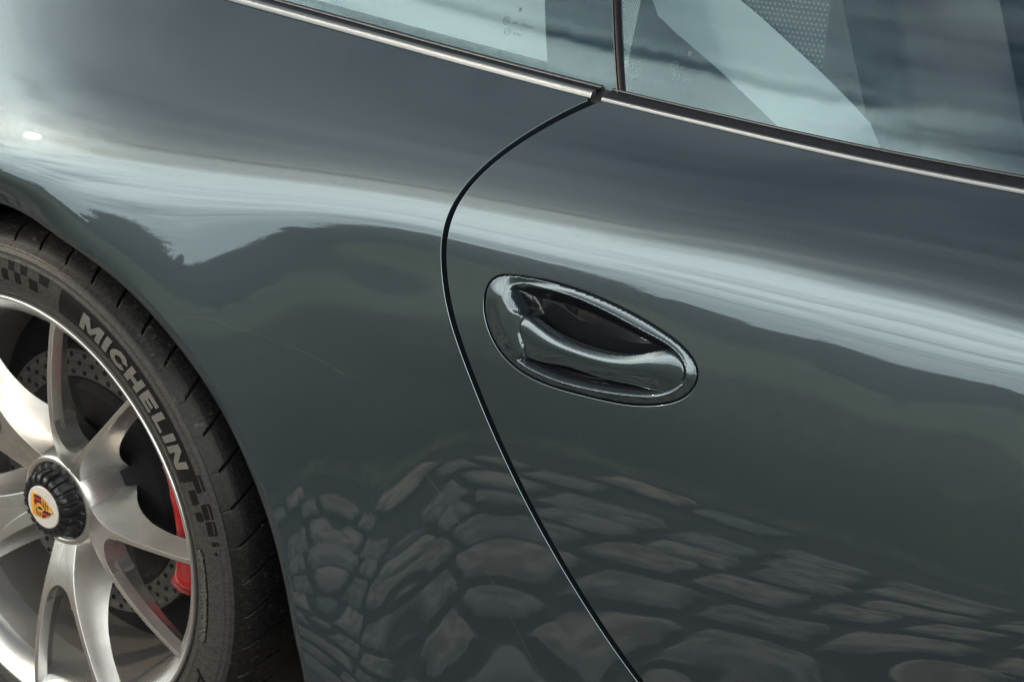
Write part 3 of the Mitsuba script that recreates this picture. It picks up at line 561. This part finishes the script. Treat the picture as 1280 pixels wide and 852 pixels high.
for y0 in (.40, 1.00):
    part('seat', ply(cushion([(1.05, .42, .07), (.66, .38, .08), (.55, .75, .06), (.47, 1.0, .05), (.45, 1.14, .045)], y0, y0 + .46), 'cabin_dark', 50))
# belt: a flat ribbon from the pillar loop down to the seat
def ribbon(P, width, side_):
    P = resample(P, .02); t = np.gradient(P, axis=0); t /= np.linalg.norm(t, axis=1, keepdims=True); sd = np.cross(t, side_); sd /= np.linalg.norm(sd, axis=1, keepdims=True)
    V = np.vstack([P + sd * width / 2, P - sd * width / 2]); m = len(P); k = np.arange(m - 1)
    return V, np.stack([k, k + 1, k + 1 + m, k + m], 1)
part('seat_belt', ply(ribbon([(.53, .385, 1.04), (.596, .36, .940), (.662, .345, .909), (.74, .33, .865), (.785, .325, .835), (.80, .36, .78), (.80, .42, .55)], .062, np.array([.2, -1., .3])), 'belt_cloth', True), 'pale seat belt hanging behind the door window')
part('cabin_trim', ply(boxm([.42, .40, .6], [.535, .44, 1.16]), 'pillar_cloth'), 'pale door pillar trim')

part('seat_panel', ply(boxm([.655, .372, .862], [.742, .378, 1.02]), 'cabin_dark'), 'perforated insert on the seat flank')
pv = []
for i in range(18):
    for j in range(32):
        c = trimesh.creation.icosphere(0, .0013); c.apply_scale([1, .3, 1]); c.apply_translation([.659 + i * .0046 + (j % 2) * .0023, .3718, .866 + j * .0048]); pv.append(c)
part('seat_panel__dots', ply(trimesh.util.concatenate(pv), 'dot_pale', False), kind='stuff')

# ------------------------------------------------------------------ door handle
hc = np.array(handle_hole.centroid.coords[0]); bnd = LineString(np.vstack([ho, ho[:1]]))
hr = Polygon(smooth_curve(HR, .0015, closed=True, sigma=1.2)).buffer(0); hg = Polygon(smooth_curve(HG, .0015, closed=True, sigma=1.0)).buffer(0)
ss = lambda a, b, x: np.clip((x - a) / (b - a), 0, 1) ** 2 * (3 - 2 * np.clip((x - a) / (b - a), 0, 1))
def dist_in(poly, x, z):
    pts = shapely.points(x, z); shapely.prepare(poly)
    d = shapely.distance(pts, poly.boundary); return np.where(shapely.contains_xy(poly, x, z), d, -d)
def height_mesh(poly, h, f, bs, smooth=True):
    P2, tri, _ = mesh_poly(poly, h, h)
    P, n = on_body(P2[:, 0], P2[:, 1]); n = np.broadcast_to(HN, n.shape)
    return ply((P + n * f(P2[:, 0], P2[:, 1])[:, None], tri), bs, smooth)
_, HN = on_body(*hc)
def cup_h(x, z):
    s = dist_in(handle_hole, x, z); r = dist_in(hr, x, z)
    bez = -.0075 + .0075 * ss(-.0002, .0011, s) + (.0027 + .0008 * ss(.625, .605, x)) * ss(.0008, .0105 + .008 * ss(.625, .605, x), s)
    wall = np.where(z < .674, .017, .011)
    free = 1 - ss(.624, .618, x) * ss(.7010, .6975, z)      # no roll-over along the split line to the grip
    lip = .0009 * np.exp(-((r + .0008) / .0011) ** 2) * (s > .004) * free
    q = np.clip(r + .0016 * free, 0, 1)
    floor = np.clip(.30 * (z - .690), -.010, .012) * ss(.4, 1., q / wall)
    return floor + bez + lip - .0026 * ss(-.010, .001, r) * ss(.66, .615, x) * free - .034 * np.clip(q / wall, 0, 1) ** 1.35 * (1 - .30 * np.clip(q / wall, 0, 1))
split = hr.buffer(-.0030)
key = part('door_handle', height_mesh(handle_hole.buffer(-.0005).difference(split), .0010, cup_h, 'paint_gloss'), 'recessed oval door handle set flush in the door')
part('door_handle__recess_bowl', height_mesh(split, .0014, cup_h, 'bowl_shade'), 'hollow behind the pull grip with its shade put into the colour')
xl, xr = hg.bounds[0], hg.bounds[2]
hgx = shapely.union_all([shapely.affinity.translate(hg, -k * .004, .0006 * k) for k in range(6)]).buffer(.0008).buffer(-.0008)
GX = np.linspace(hg.bounds[0] + .0006, hg.bounds[2] - .0006, 60); _gs = [hg.intersection(LineString([(g, .6), (g, .8)])).bounds for g in GX]
GT = gaussian_filter1d([b[3] for b in _gs], 2, mode='nearest'); GBm = gaussian_filter1d([b[1] for b in _gs], 2, mode='nearest')
def grip_h(x, z):
    s = dist_in(hgx, x, z); u = (x - xl) / (xr - xl)
    zt, zb_ = np.interp(x, GX, GT), np.interp(x, GX, GBm); v = np.clip((z - zb_) / np.maximum(zt - zb_, 1e-4), 0, 1)
    bow = np.where(v < .66, 1 - ((v - .66) / .66) ** 2, 1 - ((v - .66) / .34) ** 2)
    crown = np.sqrt(np.clip(1 - (1 - np.clip(s / .0030, 0, 1)) ** 2, 0, 1))
    return -.0085 + .0075 * crown + .0042 * bow * ss(1.03, .80, u) * (.55 + .45 * ss(0, .3, u)) + .0008 * (1 - u)
P2, tri, rings = mesh_poly(hg.buffer(-.0005), .001, .001)
P, n = on_body(P2[:, 0], P2[:, 1]); top = P + HN * grip_h(P2[:, 0], P2[:, 1])[:, None]; back = P - HN * (.0105 + .003 * np.clip(dist_in(hg, P2[:, 0], P2[:, 1]) / .01, 0, 1))[:, None]
r0 = rings[0]; m = len(P); nx_ = np.roll(r0, -1)
part('door_handle__pull_grip', ply((np.vstack([top, back]), np.vstack([tri, tri + m, np.stack([r0, nx_, nx_ + m], 1), np.stack([r0, nx_ + m, r0 + m], 1)])), 'paint_gloss', 50), 'painted pull grip bridging the handle recess')

# protective film edges
def film(pts, w, bs, lab):
    c = smooth_curve(pts, .004, sigma=1.0); t = np.gradient(c, axis=0); o = np.stack([t[:, 1], -t[:, 0]], -1); o /= np.linalg.norm(o, axis=1, keepdims=True)
    A, n = on_body(*(c + o * w).T); B, _ = on_body(*(c - o * w).T); M, _ = on_body(*c.T); m = len(c); k = np.arange(m - 1)
    V = np.vstack([A + n * 5e-5, M + n * 2.2e-4, B + n * 5e-5]); F = np.vstack([np.stack([k + a * m, k + 1 + a * m, k + 1 + (a + 1) * m, k + (a + 1) * m], 1) for a in (0, 1)])
    part('rear_fender__film_edge', ply((V, F), bs, True), lab)
film(FILM1, .00014, 'film', 'thin pale edge of the clear film curving over the fender'); film(FILM2, .00025, 'film_dark', 'thin dark edge of the clear film near the door')

# ------------------------------------------------------------------ wheel: tyre, rim, twin spokes, centre nut; brake behind it
WZ = .333
def revolve(prof, n=360, a0=0, a1=2 * np.pi, disp=None, dy=0.):
    prof = np.array(prof, float); k = len(prof); full = abs(a1 - a0 - 2 * np.pi) < 1e-6
    a = np.linspace(a0, a1, n, endpoint=not full); A, R = np.meshgrid(a, prof[:, 0], indexing='ij'); Y = np.broadcast_to(prof[:, 1], A.shape).copy()
    R = R.copy()
    if disp is not None: R, Y = disp(A, R, Y)
    V = np.stack([R * np.cos(A), Y + dy, WZ + R * np.sin(A)], -1).reshape(-1, 3)
    i, j = np.meshgrid(np.arange(n if full else n - 1), np.arange(k - 1), indexing='ij'); i2 = (i + 1) % n
    return V, np.stack([i * k + j, i2 * k + j, i2 * k + j + 1, i * k + j + 1], -1).reshape(-1, 4)
SW = np.array([(.2572, .008), (.2600, .0035), (.2640, .0005), (.2690, -.0012), (.2700, -.0022), (.2712, -.0024), (.2722, -.0018), (.2800, -.0038), (.2880, -.0050), (.2960, -.0048), (.3030, -.0036), (.3042, -.0042), (.3054, -.0040), (.3064, -.0030),
      (.3095, -.0020), (.3105, -.0026), (.3118, -.0020), (.3130, -.0006), (.3150, .0010)])
def wall_y(r): return np.interp(r, SW[:, 0], SW[:, 1])
shoulder = [(.3150, .0010), (.3156, .0006), (.3166, .0010), (.3186, .0034), (.3206, .0058), (.3230, .0085), (.3252, .0115), (.3275, .0155), (.3296, .0210), (.3312, .0275), (.3322, .035), (.3328, .045), (.3330, .060)]
sx_ = np.array(shoulder); tt = np.r_[0, np.cumsum(np.hypot(*np.diff(sx_, axis=0).T))]; td = np.linspace(0, tt[-1], 60)
tread = np.stack([np.interp(td, tt, sx_[:, 0]), np.interp(td, tt, sx_[:, 1])], -1)
GROOVE = math.radians(7.2)
def slots(A, R, Y):
    q = np.clip((Y - .0088) / .030, 0, 1)
    ph = (A - math.radians(82.6) - .05 * q ** .8 + GROOVE / 2) % GROOVE - GROOVE / 2
    w = .0052 * (1.0 + .0 * q); dep = .0062 * ss(.0080, .0125, Y) * (1 - ss(w * .55, w, np.abs(ph)))
    fine = .0005 * (1 - ss(.0008, .002, np.abs(ph))) * (Y < .0085) * (Y > .0014)
    return R - dep - fine, Y + dep * .25
t_v, t_f = revolve(tread, 2000, disp=slots)
wide = [(.3330, .060), (.3332, .27), (.327, .292), (.30, .303), (.258, .300)]
W = 'wheel'
part(W, ply(revolve([(.232, .0290), (.2335, .0225), (.2368, .0165), (.2420, .0105), (.2480, .0055), (.2515, .0022), (.2540, .0000), (.2560, -.0012), (.2576, -.0010), (.2586, .0004), (.2588, .0030), (.2580, .0080)], 400), 'wheel_silver', 60), 'silver twin-spoke wheel with a centre-lock nut')
part(W + '__barrel', ply(revolve([(.232, .0290), (.2290, .045), (.2250, .062)], 300), 'wheel_silver', 60)); part(W + '__barrel', ply(revolve([(.2250, .062), (.2215, .085), (.2210, .14), (.2250, .24), (.2350, .275)], 300), 'barrel_shade', 60))
part(W + '__tyre', ply(revolve(SW, 500), 'tyre_side', 60), 'dusty tyre sidewall')
part(W + '__tyre_tread', ply((t_v, t_f), 'tyre_rubber', 40), 'slotted tyre tread'); part(W + '__tyre_tread', ply(revolve(wide, 300), 'tyre_rubber', 40))
def to_wall(ang, r, up): return np.stack([r * np.cos(ang), wall_y(r) - up, WZ + r * np.sin(ang)], -1)
def wall_patch(poly, up, bs, h=.0022):
    """A thin raised print: polygon in (arc length at r = .288, radius)."""
    P2, tri, rings = mesh_poly(poly, h, h); a = -P2[:, 0] / .288; return to_wall(a, P2[:, 1], up), tri
def ang_box(a0, a1, r0, r1, skew=0.): # degrees
    s = lambda a: -math.radians(a) * .288
    return Polygon([(s(a0), r0), (s(a1), r0), (s(a1) + skew, r1), (s(a0) + skew, r1)])
v, f = wall_patch(ang_box(73.5, 25.0, .2728, .3026, .001), .00025, 'tyre_print')
part(W + '__tyre_print', ply((v, f), 'tyre_print', True))
# bold block capitals, drawn in a unit cell (height 1) and laid round the sidewall
def bars(*ps, w=.27): return shapely.union_all([LineString(p).buffer(w / 2, cap_style=2, join_style=2, mitre_limit=3) for p in ps])
h_ = .135
GL = {'M': (1.22, Polygon([(0, 0), (0, 1), (.34, 1), (.61, .48), (.88, 1), (1.22, 1), (1.22, 0), (.94, 0), (.94, .56), (.70, .10), (.52, .10), (.28, .56), (.28, 0)])),
      'I': (.30, shapely.box(0, 0, .30, 1)),
      'C': (.90, Point(.5, .5).buffer(.5).difference(Point(.5, .5).buffer(.23)).difference(Polygon([(.5, .5), (1.2, .80), (1.2, .20)]))),
      'H': (.92, bars([(.15, 0), (.15, 1)], [(.77, 0), (.77, 1)], [(.15, .5), (.77, .5)], w=.30)),
      'E': (.80, shapely.union_all([shapely.box(0, 0, .30, 1), shapely.box(0, 0, .78, .25), shapely.box(0, .385, .70, .615), shapely.box(0, .75, .78, 1)])),
      'L': (.74, shapely.box(0, 0, .30, 1).union(shapely.box(0, 0, .74, .26))),
      'N': (.98, Polygon([(0, 0), (0, 1), (.30, 1), (.70, .44), (.70, 1), (.98, 1), (.98, 0), (.68, 0), (.28, .56), (.28, 0)]))}
glyphs, cx = [], 0.
for ch in 'MICHELIN':
    wd, g = GL[ch]; glyphs.append((cx, g)); cx += wd + .15
sc_x = math.radians(38.6) * .288 / (cx - .15)
from shapely import affinity
lv = []
for gx0, g in glyphs:
    g = affinity.affine_transform(g, [sc_x, .10 * sc_x, 0, .0205, gx0 * sc_x, .2772])
    P2, tri, rr_ = mesh_poly(g, .0020, .0012)
    A = math.radians(66.6) - P2[:, 0] / .288; top = to_wall(A, P2[:, 1], .0009); bot = to_wall(A, P2[:, 1], .0001); m_ = len(P2); F_ = [tri]
    for r in rr_: n2 = np.roll(r, -1); F_ += [np.stack([r, n2, n2 + m_], 1), np.stack([r, n2 + m_, r + m_], 1)]
    lv.append((np.vstack([top, bot]), np.vstack(F_)))
part(W + '__tyre_lettering', ply(merge(lv), 'tyre_letter', False), 'raised maker lettering on the tyre sidewall')
tm = meshkit.text_mesh('P', .0165, .0006, True); tv = np.array(tm.vertices); tv[:, 0] = tv[:, 0] * 1.5 + tv[:, 1] * .5
tm2 = trimesh.Trimesh(tv, tm.faces, process=False).subdivide_to_size(.004); tv = np.array(tm2.vertices)
part(W + '__tyre_lettering', ply((to_wall(math.radians(-20.5) - tv[:, 0] / .288, .2800 + tv[:, 1], .0002 + tv[:, 2]), np.array(tm2.faces)), 'tyre_print', False))
for a0, a1, r0, r1 in ((79.9, 76.9, .2935, .3065), (82.9, 80.1, .2805, .2935), (85.6, 83.5, .2935, .3065), (87.5, 85.5, .2805, .2935), (89.3, 87.5, .2935, .3065), (91.6, 89.6, .2805, .2935),
                       (25.6, 22.2, .2960, .3080), (23.0, 19.8, .2830, .2945), (19.8, 16.6, .2960, .3080), (18.2, 16.2, .2830, .2945), (16.2, 13.2, .2960, .3080), (12.0, 11.0, .2980, .3070), (9.8, 9.1, .2990, .3065)):
    v, f = wall_patch(ang_box(a0, a1, r0, r1, -.001), .00022, 'tyre_print'); part(W + '__tyre_print', ply((v, f), 'tyre_print', True))
# moulded code plate: outline and rough stamped lines
def pill(a0, a1, r0, r1): return LineString([(-math.radians(a0) * .288, (r0 + r1) / 2), (-math.radians(a1) * .288, (r0 + r1) / 2)]).buffer((r1 - r0) / 2)
po = pill(8.6, -12.6, .2690, .2820)
v, f = wall_patch(po.buffer(.0005).difference(po.buffer(-.0009)), .0006, 'tyre_print', .001); part(W + '__code_plate', ply((v, f), 'tyre_print', True))
P2, tri, _ = mesh_poly(po.buffer(-.0011), .0008, .0008)
up = .0001 + .0014 * (meshkit.noise(np.stack([P2[:, 0] * 620, P2[:, 1] * 420, 0 * P2[:, 0]], -1), 4) > .5)
part(W + '__code_plate', ply((to_wall(-P2[:, 0] / .288, P2[:, 1], up), tri), 'tyre_plate', False))
# twin spokes: every finger a loft of chamfered sections that deepen towards the hub, with a pad joining each pair
from scipy.interpolate import PchipInterpolator
SEC = np.array([(.046, .0095, .019, .002, .012, .0375, .095), (.066, .0125, .017, .002, .017, .0285, .090), (.085, .0165, .0145, .002, .020, .0205, .074), (.105, .0225, .0110, .002, .0165, .0140, .057), (.13, .0310, .0085, .002, .0120, .0088, .043),
       (.16, .0405, .0074, .002, .0085, .0050, .033), (.195, .0510, .0066, .002, .0070, .0028, .028), (.225, .0595, .0066, .002, .0070, .0024, .027), (.2445, .0650, .0074, .003, .0085, .0038, .030)])
SEC = PchipInterpolator(SEC[:, 0], SEC)(np.linspace(.046, .2445, 40))
def section(r, l, wf, wi, wo, yf, yb, er, et, sgn):
    di = .0125 + .034 * max(0., (.115 - r) / .07) ** 1.3; c = .0013; i, o = l - wf / 2, l + wf / 2
    pts = [(i, yf + c), (i + .3 * c, yf + .3 * c), (i + c, yf), (o - c, yf), (o - .3 * c, yf + .3 * c), (o, yf + c), (o + .18 * wo, yf + .30 * (yb - yf)), (o + .48 * wo, yf + .65 * (yb - yf)), (o + wo, yb), (o - .002, yb), (i + .25 * wf, yf + di + .004), (i - wi, yf + di)]
    P = [er * r + et * t * sgn for t, _ in pts]
    return np.array([(p[0], y, WZ + p[1]) for p, (_, y) in zip(P, pts)])
def loft(S):
    n, k = S.shape[:2]; i, j = np.meshgrid(np.arange(n - 1), np.arange(k), indexing='ij'); j2 = (j + 1) % k
    Q = np.stack([i * k + j, (i + 1) * k + j, (i + 1) * k + j2, i * k + j2], -1).reshape(-1, 4)
    F = [Q[:, [0, 1, 2]], Q[:, [0, 2, 3]]] + [np.array([[b, b + a, b + a + 1] for a in range(1, k - 1)]) for b in (0, (n - 1) * k)]
    return S.reshape(-1, 3), np.vstack(F)
for q in range(5):
    phi = math.radians(61.8 - 72 * q); er, et = np.array([math.cos(phi), math.sin(phi)]), np.array([-math.sin(phi), math.cos(phi)]); ms = []
    for sgn in (1, -1): ms.append(loft(np.array([section(*r, er, et, sgn) for r in SEC])))
    rr = np.linspace(.044, .124, 40); lc = np.interp(rr, SEC[:, 0], SEC[:, 1]); ell = np.sqrt(np.clip(1 - ((.130 - rr) / .030) ** 2, 0, 1)) * np.interp(.125, SEC[:, 0], SEC[:, 1])
    pp = Polygon(np.vstack([np.stack([rr, lc], -1), np.stack([rr, -lc], -1)[::-1]])).difference(affinity.scale(Point(.132, 0).buffer(1.0), .032, .0235)).buffer(0)
    P2, tri, rg_ = mesh_poly(max(getattr(pp, 'geoms', [pp]), key=lambda g: g.area), .003, .002)
    yf = np.interp(P2[:, 0], SEC[:, 0], SEC[:, 5]) + .0004; base = P2[:, :1] * er + P2[:, 1:] * et
    top = np.stack([base[:, 0], yf, WZ + base[:, 1]], -1); r0 = rg_[0]; n0 = np.roll(r0, -1); low = top[r0] + [0, .030, 0]; k0 = np.arange(len(r0)) + len(top); k1 = np.roll(k0, -1)
    ms.append((np.vstack([top, low]), np.vstack([tri, np.stack([r0, n0, k1], 1), np.stack([r0, k1, k0], 1)])))
    part(W + '__spoke', ply(merge(ms), 'wheel_silver', 38))
HY = .023
part(W + '__hub', ply(revolve([(r, y + HY) for r, y in ((.0475, .040), (.0475, .0125), (.0490, .0108), (.0520, .0100), (.0550, .0112), (.0572, .0145), (.0600, .022), (.0640, .040), (.0660, .075), (.0620, .10))], 160), 'wheel_silver', 50))
def scallop(A, R, Y):
    k = ss(-.1, .6, np.cos(A * 20)); inb = (Y < .012) & (Y > -.010) & (R > .030)
    return R - np.where(inb,   .0032 * k * ss(.029, .034, R), 0), Y + np.where((R > .031) & (Y < .002), .0025 * k, 0)
part(W + '__centre_nut', ply(revolve([(.0470, .030), (.0468, .0135), (.0455, .0115), (.0420, .0105), (.0415, .0095), (.0405, .0040), (.0398, -.0020), (.0385, -.0062), (.0355, -.0085), (.0320, -.0095), (.0290, -.0100), (.0275, -.0095), (.0268, -.0080), (.0266, -.004)], 400, disp=scallop, dy=HY), 'nut_black', 35), 'black centre-lock nut with scalloped teeth')
part(W + '__crest_disc', ply(revolve([(.0262, -.004), (.0262, -.0090), (.0255, -.0098), (.0245, -.0100), (.0, -.0104)], 96, dy=HY), 'crest_white', 40), 'pale round cap carrying the crest')
def shield(h, w):
    t = np.linspace(0, 1, 14); right = [(w / 2 * (1 - .10 * math.sin(math.pi * s) * 0 - max(0, s - .35) ** 1.7 * 2.05 * .98), h * (.5 - s)) for s in t]
    topc = [(-w / 2, h * .47), (-w / 4, h * .50), (0, h * .53), (w / 4, h * .50), (w / 2, h * .47)]
    return Polygon(topc + right[1:] + [(-x, y) for x, y in right[::-1][1:-1]]).buffer(0)
CU = np.array([math.cos(math.radians(176)), math.sin(math.radians(176))]); CR = np.array([CU[1], -CU[0]])
def flat(poly, up, bs, name, lab=None):
    polys = [g for g in getattr(poly, 'geoms', [poly]) if g.area > 1e-8]
    m = trimesh.util.concatenate([trimesh.creation.extrude_polygon(g, .0006, engine='earcut') for g in polys]); v = np.array(m.vertices)
    xy = v[:, :1] * CR + v[:, 1:2] * CU
    part(W + '__' + name, ply((np.stack([xy[:, 0], HY - .0106 - up - v[:, 2], WZ + xy[:, 1]], -1), np.array(m.faces)), bs, False), lab)
sh = shield(.0365, .0300); flat(sh, 0., 'crest_gold', 'crest', 'small coloured shield crest')
half = lambda x0, x1, y0, y1: sh.buffer(-.0007).intersection(shapely.box(x0, y0, x1, y1))
for q in ((.0007, .0150, .0007, .0120), (-.0150, -.0007, -.020, -.0007)):
    reg = half(*q)
    for k in range(4):
        x0 = q[0] + (q[1] - q[0]) * k / 4; flat(reg.intersection(shapely.box(x0, -1, x0 + (q[1] - q[0]) / 4 - .0001, 1)), .0007, 'crest_red' if k % 2 == 0 else 'crest_black', 'crest_stripe')
for q in ((-.0125, -.0014, .0008, .0105), (.0014, .0125, -.012, -.0014)):
    reg = half(*q)
    for k in range(3):
        y0 = q[2] + (q[3] - q[2]) * (k + .35) / 3; flat(reg.intersection(LineString([(q[0], y0), ((q[0] + q[1]) / 2, y0 + .0010), (q[1], y0)]).buffer(.00035)), .0007, 'crest_black', 'crest_antler')
from shapely import affinity
flat(affinity.scale(sh, .34, .34), .0014, 'crest_gold', 'crest_centre'); flat(affinity.scale(sh, .12, .22), .0021, 'crest_black', 'crest_centre')
flat(shapely.box(-.0130, .0130, .0130, .0162).intersection(sh), .0007, 'crest_gold', 'crest_band')
# brake
part('brake_disc', ply(revolve([(.134, .108), (.134, .0925), (.1665, .0925), (.1675, .0940), (.1675, .124), (.134, .124)], 240), 'disc_steel', 30), 'drilled steel brake disc')
hv = []
for k in range(44):
    for rr, off in ((.140, .05), (.151, .1), (.161, .03)):
        a = k * 2 * np.pi / 44 + off; c = trimesh.creation.cylinder(.0030, .0012, sections=12); c.apply_transform(trimesh.transformations.rotation_matrix(np.pi / 2, [1, 0, 0])); c.apply_translation([rr * math.cos(a), .0923, WZ + rr * math.sin(a)]); hv.append(c)
part('brake_disc__hole', ply(trimesh.util.concatenate(hv), 'dark_plastic', False), kind='stuff')
part('brake_disc__hat', ply(revolve([(.0, .082), (.125, .082), (.1335, .090), (.1338, .10)], 120), 'dark_plastic', 40))
cal = [(.169, .066), (.171, .058), (.178, .053), (.192, .053), (.201, .058), (.205, .066), (.205, .12), (.169, .12)]
cv, cf = revolve(cal + cal[:1], 60, math.radians(-25), math.radians(28), lambda A, R, Y: (R - .012 * ss(18, 28, np.degrees(A)) -   .012 * ss(-16, -25, np.degrees(A)), Y + .012 * ss(16, 28, np.degrees(A)) + .012 * ss(-16, -25, np.degrees(A))))
cap = [np.array([[b, b + i, b + i + 1, b + i + 1] for i in range(1, 7)]) for b in (0, 59 * 9)]
part('brake_caliper', ply((cv, np.vstack([cf] + cap)), 'caliper_red', 40), 'red brake caliper behind the spokes')
part('liner_and_shade_disc', ply(revolve([(.225, .32), (.395, .32), (.402, .31), (.402, .030)], 120, math.radians(-18), math.radians(198)), 'dark_plastic', 40)); part('liner_and_shade_disc', ply(revolve([(.0, .135), (.222, .135)], 60), 'dark_plastic', 40))  # second piece is a dark disc added in the barrel to block light
